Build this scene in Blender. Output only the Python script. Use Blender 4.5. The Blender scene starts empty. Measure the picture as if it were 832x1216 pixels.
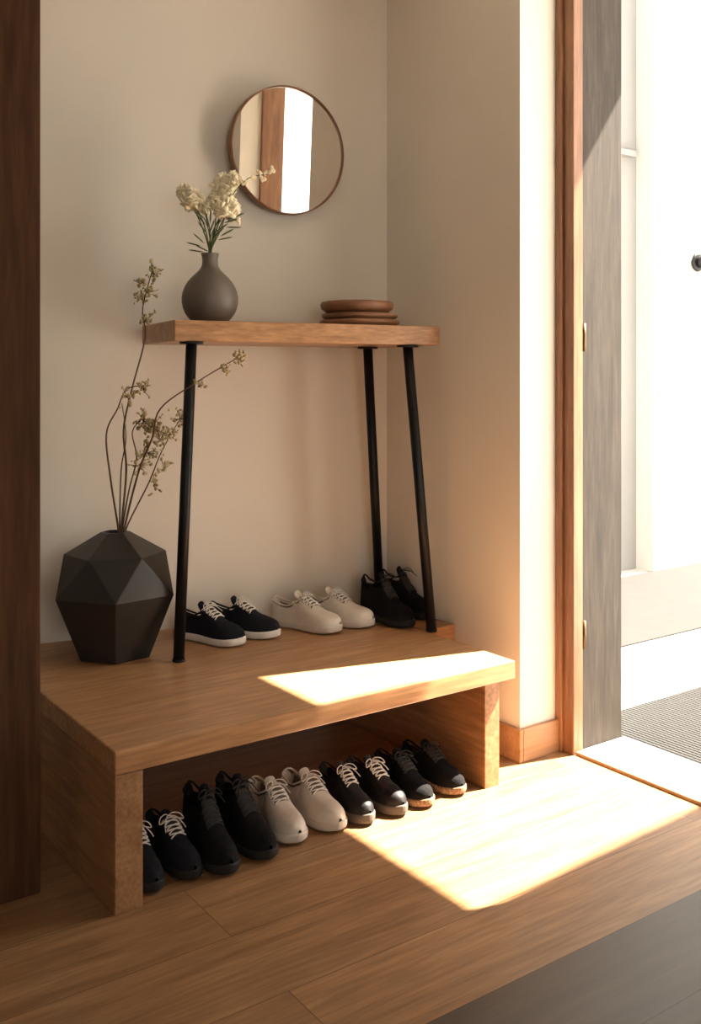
import bpy, bmesh, math, random
from mathutils import Vector, Matrix
random.seed(7)
S = bpy.context.scene
S.view_settings.view_transform='Standard'
S.view_settings.look='None'
S.view_settings.exposure=.42
F=1179.0; HZ=447.0; CH=1.35
RX,RY=.8158,-.5785      # camera right
FX,FY=.578,.8158        # camera forward
def P(px,py,f):
    r=(px-416)/F*f; return Vector((r*RX+f*FX, r*RY+f*FY, CH+(HZ-py)/F*f))

# ---------------- materials ----------------
def newmat(name):
    m=bpy.data.materials.new(name); m.use_nodes=True
    nt=m.node_tree; b=nt.nodes['Principled BSDF']; return m,nt,b
def plain(name,col,rough=.6,metal=0,var=.06,scale=30,bump=0.0,spec=.5,bscale=None):
    m,nt,b=newmat(name)
    tc=nt.nodes.new('ShaderNodeTexCoord'); n=nt.nodes.new('ShaderNodeTexNoise')
    n.inputs['Scale'].default_value=scale; n.inputs['Detail'].default_value=5
    nt.links.new(tc.outputs['Object'],n.inputs['Vector'])
    cr=nt.nodes.new('ShaderNodeValToRGB')
    cr.color_ramp.elements[0].position=.3; cr.color_ramp.elements[1].position=.7
    cr.color_ramp.elements[0].color=tuple(c*(1-var) for c in col)+(1,)
    cr.color_ramp.elements[1].color=tuple(min(1,c*(1+var)) for c in col)+(1,)
    nt.links.new(n.outputs['Fac'],cr.inputs['Fac']); nt.links.new(cr.outputs['Color'],b.inputs['Base Color'])
    b.inputs['Roughness'].default_value=rough; b.inputs['Metallic'].default_value=metal
    b.inputs['Specular IOR Level'].default_value=spec
    if bump>0:
        n2=nt.nodes.new('ShaderNodeTexNoise'); n2.inputs['Scale'].default_value=bscale or scale*3; n2.inputs['Detail'].default_value=4
        nt.links.new(tc.outputs['Object'],n2.inputs['Vector'])
        bp=nt.nodes.new('ShaderNodeBump'); bp.inputs['Strength'].default_value=bump; bp.inputs['Distance'].default_value=.004
        nt.links.new(n2.outputs['Fac'],bp.inputs['Height']); nt.links.new(bp.outputs['Normal'],b.inputs['Normal'])
    return m
def wood(name,c1,c2,axis='X',rough=.45,planks=None,fine=1.0,seam=.3,vary=(.84,1.1),contrast=.12,spec=.5):
    m,nt,b=newmat(name); N=nt.nodes; Lk=nt.links
    tc=N.new('ShaderNodeTexCoord'); mp=N.new('ShaderNodeMapping')
    sc={'X':(1.2,14,14),'Y':(14,1.2,14),'Z':(14,14,1.2)}[axis]
    mp.inputs['Scale'].default_value=tuple(s*fine for s in sc)
    Lk.new(tc.outputs['Object'],mp.inputs['Vector'])
    vec=mp.outputs['Vector']
    br=None
    if planks:
        mb=N.new('ShaderNodeMapping'); mb.inputs['Location'].default_value=planks[2]
        Lk.new(tc.outputs['Object'],mb.inputs['Vector'])
        br=N.new('ShaderNodeTexBrick'); Lk.new(mb.outputs['Vector'],br.inputs['Vector'])
        br.inputs['Scale'].default_value=1; br.inputs['Brick Width'].default_value=planks[0]; br.inputs['Row Height'].default_value=planks[1]
        br.inputs['Mortar Size'].default_value=planks[3] if len(planks)>3 else .0016; br.inputs['Mortar Smooth'].default_value=.3
        br.inputs['Color1'].default_value=(0,0,0,1); br.inputs['Color2'].default_value=(1,1,1,1); br.inputs['Mortar'].default_value=(.5,.5,.5,1)
        br.offset=.37
        ad=N.new('ShaderNodeVectorMath'); ad.operation='MULTIPLY_ADD'
        Lk.new(br.outputs['Color'],ad.inputs[0]); ad.inputs[1].default_value=(7,3,5); Lk.new(vec,ad.inputs[2]); vec=ad.outputs[0]
    n=N.new('ShaderNodeTexNoise'); n.inputs['Scale'].default_value=1.6; n.inputs['Detail'].default_value=7; n.inputs['Roughness'].default_value=.6; n.inputs['Distortion'].default_value=.7
    Lk.new(vec,n.inputs['Vector'])
    cr=N.new('ShaderNodeValToRGB'); e=cr.color_ramp.elements
    e[0].position=.32; e[1].position=.68; e[0].color=c1+(1,); e[1].color=c2+(1,)
    Lk.new(n.outputs['Fac'],cr.inputs['Fac'])
    n3=N.new('ShaderNodeTexNoise'); n3.inputs['Scale'].default_value=6; n3.inputs['Detail'].default_value=4
    Lk.new(vec,n3.inputs['Vector'])
    mr=N.new('ShaderNodeMapRange'); mr.inputs[1].default_value=.3; mr.inputs[2].default_value=.7; mr.inputs[3].default_value=1-contrast; mr.inputs[4].default_value=1+contrast*.6
    Lk.new(n3.outputs['Fac'],mr.inputs[0])
    mx=N.new('ShaderNodeMix'); mx.data_type='RGBA'; mx.blend_type='MULTIPLY'; mx.inputs[0].default_value=1
    Lk.new(cr.outputs['Color'],mx.inputs[6]); Lk.new(mr.outputs[0],mx.inputs[7]); col=mx.outputs[2]
    if br:
        m2=N.new('ShaderNodeMapRange'); m2.inputs[3].default_value=vary[0]; m2.inputs[4].default_value=vary[1]
        Lk.new(br.outputs['Color'],m2.inputs[0])
        x=N.new('ShaderNodeMix'); x.data_type='RGBA'; x.blend_type='MULTIPLY'; x.inputs[0].default_value=1
        Lk.new(col,x.inputs[6]); Lk.new(m2.outputs[0],x.inputs[7]); col=x.outputs[2]
        x2=N.new('ShaderNodeMix'); x2.data_type='RGBA'; Lk.new(br.outputs['Fac'],x2.inputs[0]); Lk.new(col,x2.inputs[6])
        x2.inputs[7].default_value=tuple(c*seam for c in c1)+(1,); col=x2.outputs[2]
    Lk.new(col,b.inputs['Base Color'])
    b.inputs['Roughness'].default_value=rough; b.inputs['Specular IOR Level'].default_value=spec
    bp=N.new('ShaderNodeBump'); bp.inputs['Strength'].default_value=.12; bp.inputs['Distance'].default_value=.002
    Lk.new(n3.outputs['Fac'],bp.inputs['Height']); Lk.new(bp.outputs['Normal'],b.inputs['Normal'])
    return m

M_wall=plain('plaster',(.73,.67,.58),.9,var=.02,scale=3,bump=.08,bscale=60)
M_wallw=plain('plaster_white',(.80,.76,.69),.9,var=.02,scale=3)
M_ext=plain('exterior_render',(.86,.85,.83),.9,var=.02,scale=2)
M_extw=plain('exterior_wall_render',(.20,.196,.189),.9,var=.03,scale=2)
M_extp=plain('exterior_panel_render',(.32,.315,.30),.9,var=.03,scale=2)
M_oak=wood('oak',(.32,.155,.066),(.49,.27,.128),'X',.38,contrast=.28,fine=1.3)
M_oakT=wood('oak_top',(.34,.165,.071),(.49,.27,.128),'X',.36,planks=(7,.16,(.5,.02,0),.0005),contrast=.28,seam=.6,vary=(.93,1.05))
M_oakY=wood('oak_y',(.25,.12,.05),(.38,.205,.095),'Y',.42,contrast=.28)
M_frame=wood('frame_wood',(.18,.078,.034),(.30,.14,.066),'Z',.4,contrast=.25)
M_base=wood('base_wood',(.28,.14,.062),(.40,.215,.105),'X',.4)
M_pillar=wood('walnut',(.048,.019,.0075),(.088,.038,.016),'Z',.7,contrast=.2,spec=.15)
M_greyw=wood('weathered_jamb',(.024,.018,.0135),(.050,.039,.030),'Z',.7,contrast=.3,spec=.3)
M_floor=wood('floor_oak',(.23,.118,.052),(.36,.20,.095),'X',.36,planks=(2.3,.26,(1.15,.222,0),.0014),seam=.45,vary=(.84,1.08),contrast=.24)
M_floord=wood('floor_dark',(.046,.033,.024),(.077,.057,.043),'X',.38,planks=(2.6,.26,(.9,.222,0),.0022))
M_black=plain('black_metal',(.010,.010,.011),.42,.6,scale=40)
M_mirror,nt_,b_=newmat('mirror_glass'); b_.inputs['Metallic'].default_value=1; b_.inputs['Roughness'].default_value=.015; b_.inputs['Base Color'].default_value=(.88,.87,.84,1)
M_rim=plain('bronze_rim',(.24,.115,.06),.35,.4)
M_vase=plain('stoneware',(.135,.11,.087),.5,.1,var=.25,scale=6,bump=.1)
M_geo=plain('graphite_glaze',(.030,.028,.025),.33,.3,var=.2,scale=5,bump=.05)
M_dish=wood('teak_dish',(.18,.075,.033),(.30,.135,.062),'X',.45)
M_petal=plain('petal_cream',(.90,.80,.56),.7,var=.08,scale=60)
M_stem=plain('stem_green',(.09,.125,.04),.6,var=.3)
M_twig=plain('twig_bark',(.11,.07,.038),.8,var=.3)
M_bud=plain('dry_bud',(.46,.365,.19),.8,var=.3,scale=80)
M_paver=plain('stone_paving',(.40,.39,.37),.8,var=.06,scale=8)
M_shade=plain('painted_shade_paving',(.028,.027,.026),.8,var=.06,scale=8,spec=.2)  # paving tone darkened so the colour itself carries the shade
M_sill=plain('stone_sill',(.36,.34,.31),.6,var=.05)
M_mat=plain('grid_mat',(.024,.024,.0235),.8,spec=.2)
M_hinge=plain('hinge_brass',(.12,.08,.04),.4,.8)
# shoe mats
M_blk=plain('leather_black',(.011,.010,.011),.55,var=.2,bump=.15,scale=50,spec=.3)
M_suede=plain('suede_black',(.008,.0075,.008),.9,var=.3,bump=.4,scale=90,spec=.12)
M_navy=plain('canvas_navy',(.010,.011,.015),.85,var=.2,bump=.3,scale=120,spec=.15)
M_wht=plain('leather_cream',(.58,.52,.44),.5,var=.04,bump=.1,scale=50)
M_soleW=plain('rubber_white',(.66,.62,.56),.6)
M_soleC=plain('rubber_cream',(.54,.475,.40),.6)
M_soleB=plain('rubber_black',(.018,.016,.015),.7,spec=.2)
M_soleG=plain('rubber_grey',(.08,.067,.054),.7)
M_cork=plain('cork',(.22,.13,.07),.8,var=.6,scale=150)
M_lin=plain('shoe_lining',(.03,.025,.022),.9)
M_linC=plain('shoe_lining_cream',(.22,.175,.135),.9)
M_laceW=plain('lace_white',(.66,.62,.56),.8)
M_laceB=plain('lace_black',(.02,.02,.02),.8)

# ---------------- mesh helpers ----------------
class MB:
    def __init__(s): s.v=[];s.f=[];s.m=[];s.sm=[]
    def add(s,vs,fs,mi=0,smooth=True):
        o=len(s.v); s.v+= [Vector(v) for v in vs]
        for f in fs: s.f.append(tuple(i+o for i in f)); s.m.append(mi); s.sm.append(smooth)
    def box(s,x0,x1,y0,y1,z0,z1,mi=0):
        vs=[(x,y,z) for z in (z0,z1) for y in (y0,y1) for x in (x0,x1)]
        s.add(vs,[(0,2,3,1),(4,5,7,6),(0,1,5,4),(2,6,7,3),(0,4,6,2),(1,3,7,5)],mi,False)
    def prism(s,poly,z0,z1,mi=0):
        n=len(poly); vs=[(x,y,z0) for x,y in poly]+[(x,y,z1) for x,y in poly]
        fs=[tuple(range(n-1,-1,-1)),tuple(range(n,2*n))]+[(i,(i+1)%n,(i+1)%n+n,i+n) for i in range(n)]
        s.add(vs,fs,mi,False)
    def tube(s,path,r,mi=0,seg=6,cap=True):
        path=[Vector(p) for p in path]; n=len(path)
        rs=r if isinstance(r,(list,tuple)) else [r]*n
        vs=[];fs=[]; ref=Vector((.13,.97,.2))
        for i,p in enumerate(path):
            t=(path[min(i+1,n-1)]-path[max(i-1,0)]).normalized()
            a=t.cross(ref)
            if a.length<.05: a=t.cross(Vector((1,0,0)))
            a.normalize(); b=t.cross(a)
            for k in range(seg):
                an=2*math.pi*k/seg; vs.append(p+(a*math.cos(an)+b*math.sin(an))*rs[i])
        for i in range(n-1):
            for k in range(seg):
                k2=(k+1)%seg; fs.append((i*seg+k,i*seg+k2,(i+1)*seg+k2,(i+1)*seg+k))
        if cap: fs+= [tuple(range(seg-1,-1,-1)),tuple((n-1)*seg+k for k in range(seg))]
        s.add(vs,fs,mi)
    def lathe(s,prof,c,mi=0,seg=48):
        vs=[];fs=[];n=len(prof)
        for r,z in prof:
            for k in range(seg):
                an=2*math.pi*k/seg; vs.append((c[0]+r*math.cos(an),c[1]+r*math.sin(an),c[2]+z))
        for i in range(n-1):
            for k in range(seg):
                k2=(k+1)%seg; fs.append((i*seg+k,i*seg+k2,(i+1)*seg+k2,(i+1)*seg+k))
        fs+= [tuple(range(seg-1,-1,-1)),tuple((n-1)*seg+k for k in range(seg))]
        s.add(vs,fs,mi)
    def blob(s,c,r,mi=0,sc=(1,1,1),rot=None):
        bm=bmesh.new(); bmesh.ops.create_icosphere(bm,subdivisions=1,radius=r)
        R=rot or Matrix.Identity(3)
        bm.verts.index_update()
        s.add([Vector(c)+R@Vector((v.co.x*sc[0],v.co.y*sc[1],v.co.z*sc[2])) for v in bm.verts],[tuple(v.index for v in f.verts) for f in bm.faces],mi); bm.free()
    def obj(s,name,mats,bevel=0,subsurf=0,parent=None,fixn=True):
        me=bpy.data.meshes.new(name); me.from_pydata([tuple(v) for v in s.v],[],s.f)
        for m in mats: me.materials.append(m)
        for i,p in enumerate(me.polygons): p.material_index=s.m[i]; p.use_smooth=s.sm[i]
        if fixn:
            bm=bmesh.new(); bm.from_mesh(me); bmesh.ops.recalc_face_normals(bm,faces=bm.faces); bm.to_mesh(me); bm.free()
        o=bpy.data.objects.new(name,me); S.collection.objects.link(o)
        if bevel:
            b=o.modifiers.new('b','BEVEL'); b.width=bevel; b.segments=2; b.limit_method='ANGLE'
        if subsurf:
            b=o.modifiers.new('s','SUBSURF'); b.levels=subsurf; b.render_levels=subsurf
        if parent: o.parent=parent
        return o
def boxo(name,x0,x1,y0,y1,z0,z1,mat,bevel=0,parent=None):
    b=MB(); b.box(x0,x1,y0,y1,z0,z1); return b.obj(name,[mat],bevel,parent=parent)
def empty(name,loc=(0,0,0)):
    e=bpy.data.objects.new(name,None); e.empty_display_size=.1; S.collection.objects.link(e); return e

# ---------------- room shell ----------------
T9=math.tan(math.radians(9))
def wallY(x): return 3.268+T9*(2.5-x)
CE=3.0; HD=2.88
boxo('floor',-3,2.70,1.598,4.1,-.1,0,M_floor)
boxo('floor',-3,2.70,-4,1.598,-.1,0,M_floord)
b=MB(); b.prism([(-3,wallY(-3)),(2.5,wallY(2.5)),(2.5,4.3),(-3,4.3)],0,CE); b.obj('wall_back',[M_wall])
boxo('wall_right',2.5,2.69,2.5,4.3,0,CE,M_wall)
boxo('wall_left',-3.2,-3,-4,4.3,0,CE,M_wall)
boxo('wall_entry',2.5,2.74,-4,1.60,0,CE,M_wall)
boxo('wall_outer',2.69,2.97,2.57,4.6,-.1,3.3,M_ext)
b=MB(); b.box(-3.2,-1.8,-4.2,-4,0,CE); b.box(.9,2.74,-4.2,-4,0,CE); b.box(-1.8,.9,-4.2,-4,2.4,CE); b.box(-1.8,.9,-4.2,-4,0,.6); b.obj('wall_rear',[M_wall])
boxo('ceiling',-3.2,2.97,-4.2,4.3,CE,CE+.15,M_wallw)
boxo('wall_header',2.69,2.97,1.3,2.57,HD,CE,M_wallw)
boxo('baseboard_right',2.50,2.688,2.482,2.4995,0,.115,M_base,.003)
boxo('baseboard_side',2.482,2.4995,2.482,2.836,0,.115,M_base,.003)
# door frame
d=empty('door_frame')
boxo('casing',2.69,2.74,2.425,2.57,0,HD,M_frame,.004,d)
boxo('casing_lip',2.676,2.70,2.47,2.4985,0,HD,M_frame,.003,d)
boxo('jamb',2.741,2.97,2.44,2.565,0.0,HD,M_greyw,.004,d)
boxo('casing_near',2.62,2.755,1.601,1.625,0,HD,M_frame,.004,d)
for z in (.42,1.49):
    b=MB(); b.tube([(2.752,2.430,z-.05),(2.752,2.430,z+.05)],.007,seg=10); b.obj('hinge',[M_hinge],parent=d)
boxo('threshold',2.70,2.745,1.2,2.424,-.05,.012,M_base,.003)
boxo('door_sill',2.746,2.98,1.2,2.438,-.1,.006,M_sill,.003)
boxo('wood_pillar',.30,.84,2.585,2.80,0,CE,M_pillar,.004)

# ---------------- outside ----------------
boxo('exterior_ground',2.98,14,-6,9,-.2,-.02,M_paver)
boxo('painted_ground_shade',2.98,14,3.3,4.44,-.02,-.012,M_shade)  # strip of dark colour painting shade onto the far ground
b=MB()
for i in range(42): b.box(3.0+i*.02,3.0125+i*.02,1.5,2.66,-.02,-.006)
for i in range(58): b.box(3.0,3.83,1.5+i*.02,1.509+i*.02,-.02,-.008)
b.obj('door_mat',[M_mat])
boxo('exterior_wall',2.98,14,4.6,4.8,-.1,6,M_extw)
boxo('exterior_wall_panel',5.75,14,4.45,4.598,-.02,6,M_extp)
boxo('exterior_wall_ledge',3.2,5.7,4.55,4.598,2.9,2.94,M_extw)
b=MB(); b.lathe([(.07,0),(.07,.02),(.05,.03)],(0,0,0)); b.blob((0,0,.05),.06,0); o=b.obj('wall_lamp',[M_black],subsurf=1); o.rotation_euler=(math.pi/2,0,0); o.location=(6.24,4.449,2.18)
b=MB(); b.prism([(2.975,-3),(5.6,-3),(5.6,1.32),(4.226,1.24),(4.226,1.825),(3.804,1.825),(3.804,5),(2.975,5)],3.6,3.68); b.obj('sun_patch_blocker',[M_ext])  # unseen slab added to block sun; stepped outline shapes the indoor patches

# ---------------- bench ----------------
bench=empty('shoe_bench')
XL,XR=.955,2.344; YF=2.365
b=MB(); b.prism([(XL,YF),(XR,YF),(XR,wallY(XR)-.003),(XL,wallY(XL)-.003)],.35,.41); b.obj('bench_top',[M_oakT],.004,parent=bench)
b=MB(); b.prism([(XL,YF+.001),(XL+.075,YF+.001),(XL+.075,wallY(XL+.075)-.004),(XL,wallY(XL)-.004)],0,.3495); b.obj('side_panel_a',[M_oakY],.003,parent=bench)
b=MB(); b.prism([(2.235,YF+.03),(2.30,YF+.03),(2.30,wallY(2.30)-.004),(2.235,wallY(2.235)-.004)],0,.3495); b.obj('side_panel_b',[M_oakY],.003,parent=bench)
boxo('end_block',2.346,2.498,2.84,3.26,0,.4102,M_oak,.002,bench)

# ---------------- console shelf ----------------
shelf=empty('console_shelf')
th=math.radians(-9.5); ux,uy=math.cos(th),math.sin(th); nx,ny=-uy,ux
A=Vector((1.408,2.984)); Lg=1.01; D=.425
def sp(u,v): return (A.x+ux*u+nx*v, A.y+uy*u+ny*v)
b=MB(); b.prism([sp(0,0),sp(Lg,0),sp(Lg,D),sp(0,D)],1.466,1.536); b.obj('shelf_top',[M_oak],.004,parent=shelf)
legs=[((1.480,3.005),(1.432,3.002)),((2.290,2.868),(2.357,2.811)),((2.300,3.13),(2.425,3.215))]
for t,f in legs:
    zb=.411
    b=MB(); b.tube([(f[0],f[1],zb+.002),(t[0],t[1],1.462)],.0185,seg=20)
    b.tube([(f[0],f[1],zb),(f[0],f[1],zb+.007)],.021,seg=20)
    b.tube([(t[0],t[1],1.458),(t[0],t[1],1.4655)],.04,seg=20); b.obj('leg',[M_black],parent=shelf)

# ---------------- mirror ----------------
mx,my=2.030,wallY(2.030); mz=2.226; R=.244
b=MB()
seg=96
def ring(r,y): return [(r*math.cos(2*math.pi*k/seg),y,r*math.sin(2*math.pi*k/seg)) for k in range(seg)]
def bridge(b,rings,mi):
    vs=sum(rings,[]); fs=[(i*seg+k,i*seg+(k+1)%seg,(i+1)*seg+(k+1)%seg,(i+1)*seg+k) for i in range(len(rings)-1) for k in range(seg)]
    b.add(vs,fs,mi)
bridge(b,[ring(R-.002,0),ring(R+.003,-.002),ring(R+.003,-.032),ring(R-.003,-.032),ring(R-.003,-.024)],0)
b.add(ring(R-.002,-.025),[tuple(range(seg))],1,False)
b.add(ring(R-.002,-.001),[tuple(range(seg))],0,False)
o=b.obj('round_mirror',[M_rim,M_mirror],fixn=False); o.location=(mx-.0,my-.04,mz); o.rotation_euler=(math.radians(2),0,math.radians(-3.4))

# ---------------- vases ----------------
c=(1.605,3.114,1.5365)
b=MB(); b.lathe([(.05,0),(.062,.003),(.088,.03),(.100,.07),(.098,.105),(.080,.145),(.050,.172),(.031,.190),(.026,.210),(.028,.235),(.034,.245),(.028,.243),(.021,.215),(.022,.19),(.07,.14),(.085,.08),(.05,.02)],c)
b.obj('stoneware_vase',[M_vase],subsurf=1)
bm=bmesh.new()
def hexr(r,z,off,n=6): return [(r*math.cos(2*math.pi*k/n+off),r*math.sin(2*math.pi*k/n+off),z) for k in range(n)]
al=.14
pts=hexr(.048,.415,al+math.pi/6)+hexr(.168,.345,al+math.pi/6)+hexr(.218,.215,al)+hexr(.128,0,al)
for p in pts: bm.verts.new(p)
bmesh.ops.convex_hull(bm,input=bm.verts)
bmesh.ops.dissolve_limit(bm,angle_limit=.03,verts=bm.verts,edges=bm.edges)
me=bpy.data.meshes.new('geometric_vase')
topf=[f for f in bm.faces if f.calc_center_median().z>.41]
r=bmesh.ops.inset_region(bm,faces=topf,thickness=.009)
ex=bmesh.ops.extrude_face_region(bm,geom=topf); vv=[v for v in ex['geom'] if isinstance(v,bmesh.types.BMVert)]
bmesh.ops.delete(bm,geom=topf,context='FACES'); bmesh.ops.translate(bm,verts=vv,vec=(0,0,-.32))
bmesh.ops.recalc_face_normals(bm,faces=bm.faces)
bm.to_mesh(me); bm.free(); me.materials.append(M_geo)
g=bpy.data.objects.new('geometric_vase',me); S.collection.objects.link(g); g.location=(1.292,3.198,.411)
bv=g.modifiers.new('b','BEVEL'); bv.width=.0025; bv.segments=2

# dried branches
def smooth(pts,n=6):
    out=[]; L=len(pts)
    for i in range(L-1):
        p0,p1,p2,p3=pts[max(i-1,0)],pts[i],pts[i+1],pts[min(i+2,L-1)]
        for k in range(n):
            t=k/n; out.append(.5*((2*p1)+(p2-p0)*t+(2*p0-5*p1+4*p2-p3)*t*t+(3*p1-p0-3*p2+p3)*t**3))
    out.append(pts[-1]); return out
def jit(p,a): return p+Vector([random.uniform(-a,a) for _ in range(3)])
b=MB()
twigs=[
 ([(146,665),(144,632),(150,560),(148,510),(158,460),(172,400),(170,365),(182,322)],3.35,3.40,.0046),
 ([(143,665),(141,632),(131,570),(128,515),(140,485),(150,462),(178,458)],3.35,3.28,.004),
 ([(146,665),(147,632),(165,560),(180,520),(190,485),(230,455),(285,424)],3.35,3.22,.0044),
 ([(144,665),(145,632),(152,585),(163,545),(158,512),(168,498)],3.35,3.30,.0035),
 ([(146,665),(149,630),(175,575),(190,540),(203,515),(217,492)],3.35,3.44,.0035),
 ([(142,665),(142,630),(144,560),(150,520),(146,478)],3.35,3.42,.0035),
]
for pts,f0,f1,r0 in twigs:
    n=len(pts); pp=[P(x,y,f0+(f1-f0)*max(0,i-1)/(n-2)) for i,(x,y) in enumerate(pts)]
    pp=smooth([pp[0],pp[1]]+[jit(p,.004) for p in pp[2:]]); m=len(pp)
    b.tube(pp,[r0*(1-.6*i/(m-1)) for i in range(m)],0,6)
clusters=[((182,322),3.40,18,.016),((166,352),3.39,14,.016),((176,345),3.39,12,.014),((172,380),3.38,12,.015),((168,335),3.39,8,.012),((152,470),3.28,14,.018),((170,460),3.28,14,.014),((285,424),3.22,14,.014),((268,436),3.23,10,.012),((235,457),3.26,6,.012),
 ((178,505),3.32,26,.026),((170,500),3.32,16,.022),((190,520),3.35,20,.026),((175,535),3.33,22,.022),((213,495),3.44,16,.016),((200,515),3.42,16,.02),((195,555),3.42,8,.02),((168,550),3.35,12,.02),((183,575),3.4,8,.018)]
for (x,y),f,n,sp_ in clusters:
    c0=P(x,y,f)
    for k in range(int(n*1.7)):
        q=c0+Vector([random.gauss(0,sp_*.85) for _ in range(3)])
        rot=Matrix.Rotation(random.uniform(0,6.28),3,Vector([random.uniform(-1,1) for _ in range(3)]).normalized())
        b.blob(q,random.uniform(.003,.0078),1,(1,.6,1.5),rot)
        if k%2==0: b.tube([c0+Vector((0,0,-.008)),q],.0010,0,4)
b.obj('dried_branches',[M_twig,M_bud])

# flowers
b=MB(); n0=Vector((1.605,3.114,1.775))
def P2(x,y,f=3.47): return P(x,y,f)
fl=[((229,238),3.44,.052),((267,222),3.50,.056),((269,248),3.42,.054),((242,246),3.50,.040),((277,214),3.47,.036),((219,229),3.47,.036),((256,238),3.5,.036)]
for (x,y),f,r in fl:
    c0=P2(x,y,f); mid=(n0+c0)/2+Vector((0.01,0,.01))
    b.tube(smooth([n0+Vector((0,0,-.12)),n0,mid,c0]),.0022,0,5)
    NP=120
    for k in range(NP):
        z=1-1.8*(k+.5)/NP; a=k*2.4; rr=math.sqrt(max(0,1-z*z)); dv=Vector((rr*math.cos(a),rr*math.sin(a),z))
        q=dv.to_track_quat('Z','Y').to_matrix()@Matrix.Rotation(random.uniform(-.7,.7),3,'X')@Matrix.Rotation(random.uniform(0,3),3,'Z')
        b.blob(c0+dv*r*random.uniform(.4,.72),r*.32,1,(1.1,.8,.15) if k%2 else (.2,.9,1.1),q)
for pts in ([(250,292),(244,262),(232,252)],[(252,292),(262,262),(280,262)],[(250,292),(262,255),(290,215),(318,207)],[(248,292),(255,270),(262,262)]):
    pp=smooth([n0+Vector((0,0,-.1))]+[P2(x,y,3.46) for x,y in pts]); b.tube(pp,.0018,0,5)
for (x,y) in [(300,210),(308,205),(318,207),(313,212),(292,216),(322,202),(222,222),(214,232),(282,262),(262,208)]:
    for k in range(4): b.blob(jit(P2(x,y,3.46),.009),.0075,1,(1,.7,1.2))
for (x,y,ang) in [(236,283,2.4),(240,295,2.7),(264,270,.6),(275,262,.3),(246,262,1.8),(268,283,.2),(233,298,3.0),(252,268,1.2),(262,258,1),(278,270,0),(240,270,2.2),(256,280,.9),(244,280,2.0),(270,276,.5),(230,290,2.9),(250,256,1.5),(238,260,2.3),(283,256,.4),(260,276,.8)]:
    q=Vector((math.cos(ang)*RX,math.cos(ang)*RY,math.sin(ang))).to_track_quat('Z','Y').to_matrix()
    b.blob(P2(x,y,3.41+random.uniform(0,.05)),.024,0,(.42,.12,1.2),q)
b.obj('flower_bouquet',[M_stem,M_petal])

# wooden dishes
c=(2.196,3.04,1.5365)
b=MB(); b.lathe([(.11,0),(.135,.002),(.150,.012),(.150,.022),(.14,.026),(.05,.02)],c,0,64)
b.obj('wooden_plate',[M_dish])
b=MB(); b.lathe([(.10,.0265),(.128,.028),(.143,.036),(.143,.046),(.13,.05),(.05,.046)],c,0,64)
b.obj('wooden_plate',[M_dish])
c2=(c[0]-.012,c[1],c[2])
b=MB(); b.lathe([(.09,.0505),(.115,.053),(.134,.066),(.139,.082),(.134,.092),(.125,.094),(.115,.088),(.04,.08)],c2,0,64)
b.obj('wooden_bowl',[M_dish])

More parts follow.
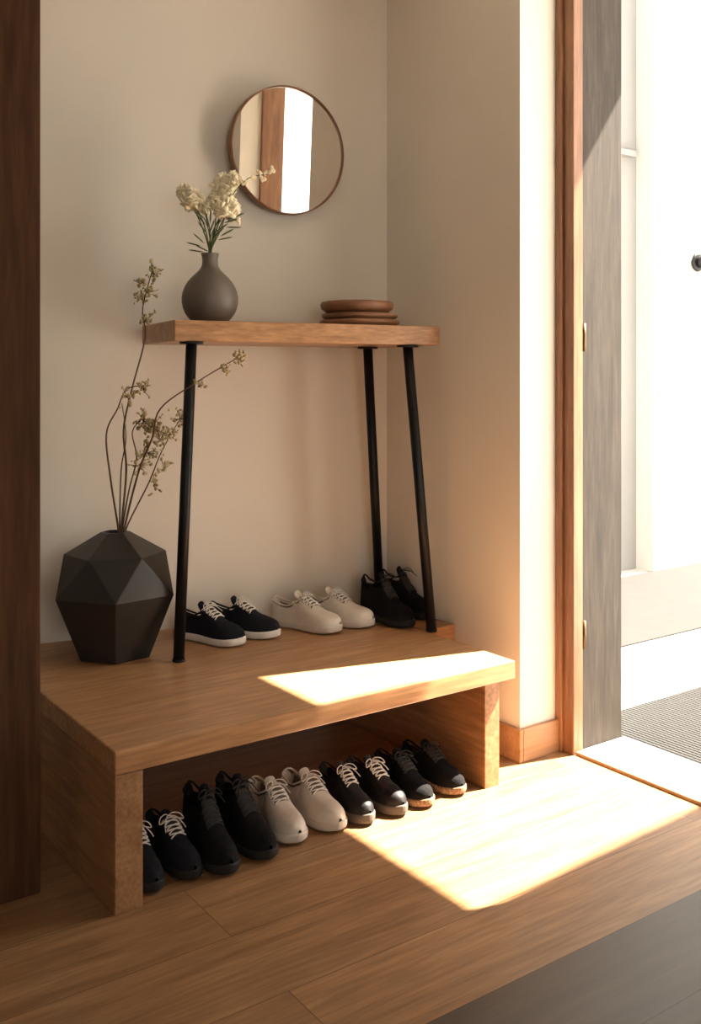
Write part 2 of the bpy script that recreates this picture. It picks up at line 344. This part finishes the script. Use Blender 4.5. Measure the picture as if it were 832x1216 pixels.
# ---------------- shoes ----------------
def interp(xs,ys,x):
    for i in range(len(xs)-1):
        if x<=xs[i+1]:
            t=(x-xs[i])/(xs[i+1]-xs[i]); t=t*t*(3-2*t)*.5+t*.5; return ys[i]+(ys[i+1]-ys[i])*t
    return ys[-1]
WS=[0,.015,.05,.12,.25,.42,.58,.72,.84,.92,.97,1.0]
WV=[.12,.40,.60,.70,.72,.74,.88,1.0,.94,.74,.48,.12]
PROF={
 'sneaker':([0,.05,.15,.28,.40,.48,.58,.70,.82,.92,.97,1],[.064,.084,.074,.066,.086,.090,.074,.055,.046,.038,.028,.012]),
 'boot':([0,.05,.15,.28,.36,.44,.56,.70,.82,.92,.97,1],[.125,.150,.142,.138,.152,.140,.095,.064,.052,.044,.032,.014]),
}
def shoe_mesh(kind,L,W,th,toe_spring=.006):
    b=MB(); hs,hv=PROF[kind]
    def w(s): return W/2*interp(WS,WV,s)
    def c(s): return .010*math.sin(max(0,s-.35)*2.2) 
    def up(s): return toe_spring*max(0,(s-.7)/.3)**2
    # sole
    st=[0,.006,.02,.05,.1,.18,.28,.4,.52,.62,.72,.8,.87,.92,.96,.985,.997,1]
    rings=[]
    for z,k in ((0,.95),(.004,1.03),(th*.8,1.05),(th+.003,1.02),(th+.003,.6)):
        rg=[(c(s)+w(s)*k,(s-.5)*(1+.03*(k>1))*L+.5*L,z+up(s)) for s in st]+[(c(s)-w(s)*k,(s-.5)*(1+.03*(k>1))*L+.5*L,z+up(s)) for s in reversed(st)]
        rings.append(rg)
    n=len(rings[0]); vs=sum(rings,[]); fs=[(i*n+k,i*n+(k+1)%n,(i+1)*n+(k+1)%n,(i+1)*n+k) for i in range(4) for k in range(n)]
    fs.append(tuple(range(n-1,-1,-1))); b.add(vs,fs,1)
    # upper
    st=[0,.01,.03,.06,.09,.13,.18,.24,.30,.35,.39,.43,.47,.52,.58,.64,.70,.76,.82,.87,.91,.945,.97,.988,1]
    TT=[-1,-.93,-.85,-.76,-.66,-.56,-.46,-.34,-.18,0,.18,.34,.46,.56,.66,.76,.85,.93,1]
    def surf(s,t):
        e=.42 if s<.35 else .42+(.78-.42)*min(1,(s-.35)/.35)
        an=math.pi/2*(1-t); cx=math.cos(an); sz=max(0,math.sin(an))
        x=math.copysign(abs(cx)**e,cx); z=sz**(e if s>.35 else .6+.0*s)
        taper=1-.22*z*(1 if s<.5 else .5)
        h=interp(hs,hv,s)
        return Vector((c(s)+w(s)*.97*x*taper, s*L, th+up(s)+h*z))
    vs=[];nt_=len(TT)
    deep=interp(hs,hv,.25)*.7
    for s in st:
        for t in TT:
            v=surf(s,t)
            if .05<s<.42 and abs(t)<.5:
                v.z=surf(s,.5).z-deep; v.x=c(s)+(v.x-c(s))*.85
            vs.append(v)
    f0=[];f1=[]
    for i in range(len(st)-1):
        for j in range(nt_-1):
            q=(i*nt_+j,i*nt_+j+1,(i+1)*nt_+j+1,(i+1)*nt_+j)
            sm=(st[i]+st[i+1])/2; tm=(TT[j]+TT[j+1])/2
            (f1 if (.045<sm<.425 and abs(tm)<.55) or (.44<sm<.63 and abs(tm)<.3) else f0).append(q)
    o=len(b.v); b.add(vs,f0,0); 
    for q in f1: b.f.append(tuple(k+o for k in q)); b.m.append(3); b.sm.append(True)
    # collar roll
    col=[]
    for s in (.05,.09,.15,.22,.30,.36,.41): col.append(surf(s,.53)+Vector((0,0,.001)))
    colr=[surf(s,-.53)+Vector((0,0,.001)) for s in (.41,.36,.30,.22,.15,.09,.05)]
    back=[surf(.045,0)+Vector((0,0,.001))]
    b.tube(col+[surf(.43,0)]+colr+back+[col[0]],.0042,0,6,False)
    # heel tab
    b.tube([surf(.012,0)+Vector((0,-.001,-.03)),surf(.03,0)+Vector((0,0,.004))],.006,0,6)
    # tongue
    tv=[];tf=[]
    ss=[.47,.45,.43,.41,.39,.365]; lift=[.001,.003,.005,.009,.016,.024]
    for s,l in zip(ss,lift):
        for t in (-.38,-.2,0,.2,.38):
            v=surf(max(s,.43),t); v.y=s*L; v.z+=l-(abs(t)*.01); v.x*=.85; tv.append(v)
    for i in range(len(ss)-1):
        for j in range(4): tf.append((i*5+j,i*5+j+1,(i+1)*5+j+1,(i+1)*5+j))
    b.add(tv+[v+Vector((0,.002,-.005)) for v in tv],tf+[tuple(k+len(tv) for k in q) for q in tf],0)
    # eyestays
    for sg in (-1,1):
        b.tube([surf(s,sg*.36)+Vector((0,0,.001)) for s in (.44,.48,.52,.56,.60,.64)],.0035,0,6)
    # laces
    for i,s in enumerate((.46,.505,.55,.595,.64)):
        hw=.44-.02*i
        for a,c2 in ((-1,1),(1,-1)):
            pth=[]
            for k in range(7):
                u=-1+2*k/6; pth.append(surf(s+.018*u*a,hw*u)+Vector((0,0,.0055)))
            b.tube(pth,.0026,2,5)
    k0=surf(.445,0)+Vector((0,.0,.010))
    for sg in (-1,1):
        lp=[k0,k0+Vector((sg*.012,.004,.008)),k0+Vector((sg*.030,.012,.004)),k0+Vector((sg*.036,.022,-.008)),k0+Vector((sg*.022,.020,-.004)),k0]
        b.tube(smooth(lp,4),.002,2,5)
        b.tube(smooth([k0,k0+Vector((sg*.014,.016,.002)),k0+Vector((sg*.026,.038,-.012)),k0+Vector((sg*.03,.05,-.022))],4),.0019,2,5)
    # toe cap seam and side stitching
    b.tube([surf(.80-.05*(1-abs(t)),t)+Vector((0,0,.0006)) for t in (-.9,-.7,-.5,-.25,0,.25,.5,.7,.9)],.0014,0,5)
    for sg in (-1,1):
        b.tube([surf(s,sg*t)+Vector((sg*.0006,0,.0004)) for s,t in ((.66,.42),(.58,.5),(.48,.54),(.44,.66),(.42,.8),(.40,.93))],.0014,0,5)
    return b
def shoe(name,kind,toe,ang,z,mats,L=.275,W=.1,th=.026,mirror=False):
    b=shoe_mesh(kind,L,W,th)
    if mirror:
        for v in b.v: v.x=-v.x
    o=b.obj(name,mats,subsurf=1)
    rz=math.pi+ang
    o.rotation_euler=(0,0,rz)
    d=Vector((math.sin(ang),-math.cos(ang),0)); o.location=Vector((toe[0],toe[1],z+.0008))-d*L
    return o
sk=[M_navy,M_soleW,M_laceW,M_lin]; wt=[M_wht,M_soleC,M_laceW,M_linC]; bt=[M_suede,M_soleB,M_laceB,M_lin]
dk=[M_blk,M_soleG,M_laceW,M_lin]; ck=[M_suede,M_cork,M_laceB,M_lin]; nv=[M_navy,M_soleB,M_laceW,M_lin]
a=math.radians(26)
B=.41
shoe('canvas_sneaker','sneaker',(1.700,3.035),a,B,sk,.30,.108)
shoe('canvas_sneaker','sneaker',(1.835,3.045),a,B,sk,.30,.108,mirror=True)
shoe('leather_sneaker','sneaker',(2.075,2.985),a,B,wt,.30,.114)
shoe('leather_sneaker','sneaker',(2.205,2.975),a,B,wt,.30,.114,mirror=True)
shoe('ankle_boot','boot',(2.335,2.885),a*.4,B,bt,.265,.096)
shoe('ankle_boot','boot',(2.452,2.94),a*.4,B+.0003,bt,.245,.086,mirror=True)
def pair(name,kind,t1,t2,mats,an=0,**k):
    shoe(name,kind,t1,an,0,mats,**k); shoe(name,kind,t2,an,0,mats,mirror=True,**k)
pair('deck_shoe','sneaker',(1.092,2.40),(1.184,2.40),nv,W=.086)
pair('high_top_boot','boot',(1.296,2.37),(1.405,2.38),bt,W=.098,L=.285)
pair('cream_trainer','sneaker',(1.543,2.415),(1.661,2.41),wt,W=.106,L=.295)
pair('derby_shoe','sneaker',(1.779,2.395),(1.878,2.385),dk,W=.088,th=.03)
pair('suede_shoe','sneaker',(2.002,2.385),(2.125,2.395),ck,W=.1,L=.285,th=.024)

# ---------------- lights ----------------
w=bpy.data.worlds.new('world'); S.world=w; w.use_nodes=True
bg=w.node_tree.nodes['Background']; bg.inputs[0].default_value=(1,.955,.895,1); bg.inputs[1].default_value=3.5
sd=Vector((-1,.24,-1.43)).normalized()
l=bpy.data.lights.new('sun','SUN'); l.energy=50; l.color=(1,.89,.74); l.angle=math.radians(.6)
o=bpy.data.objects.new('sun',l); S.collection.objects.link(o); o.rotation_euler=sd.to_track_quat('-Z','Y').to_euler(); o.location=(6,1,8)
def portal(loc,dirv,sx,sy):
    l=bpy.data.lights.new('portal','AREA'); l.shape='RECTANGLE'; l.size=sx; l.size_y=sy
    l.cycles.is_portal=True
    o=bpy.data.objects.new('portal',l); S.collection.objects.link(o); o.location=loc; o.rotation_euler=Vector(dirv).to_track_quat('-Z','Y').to_euler()
portal((3.0,2.0,1.45),(-1,0,0),1.0,2.9)
portal((-.45,-4.1,1.5),(0,1,0),2.7,1.8)

# ---------------- camera ----------------
cd=bpy.data.cameras.new('camera'); cam=bpy.data.objects.new('camera',cd); S.collection.objects.link(cam)
cd.lens=F*36/1216; cd.sensor_width=36; cd.sensor_fit='AUTO'; cd.shift_y=-(608-HZ)/1216; cd.clip_start=.05
cam.location=(0,0,CH); cam.rotation_euler=Vector((FX,FY,0)).to_track_quat('-Z','Y').to_euler()
S.camera=cam
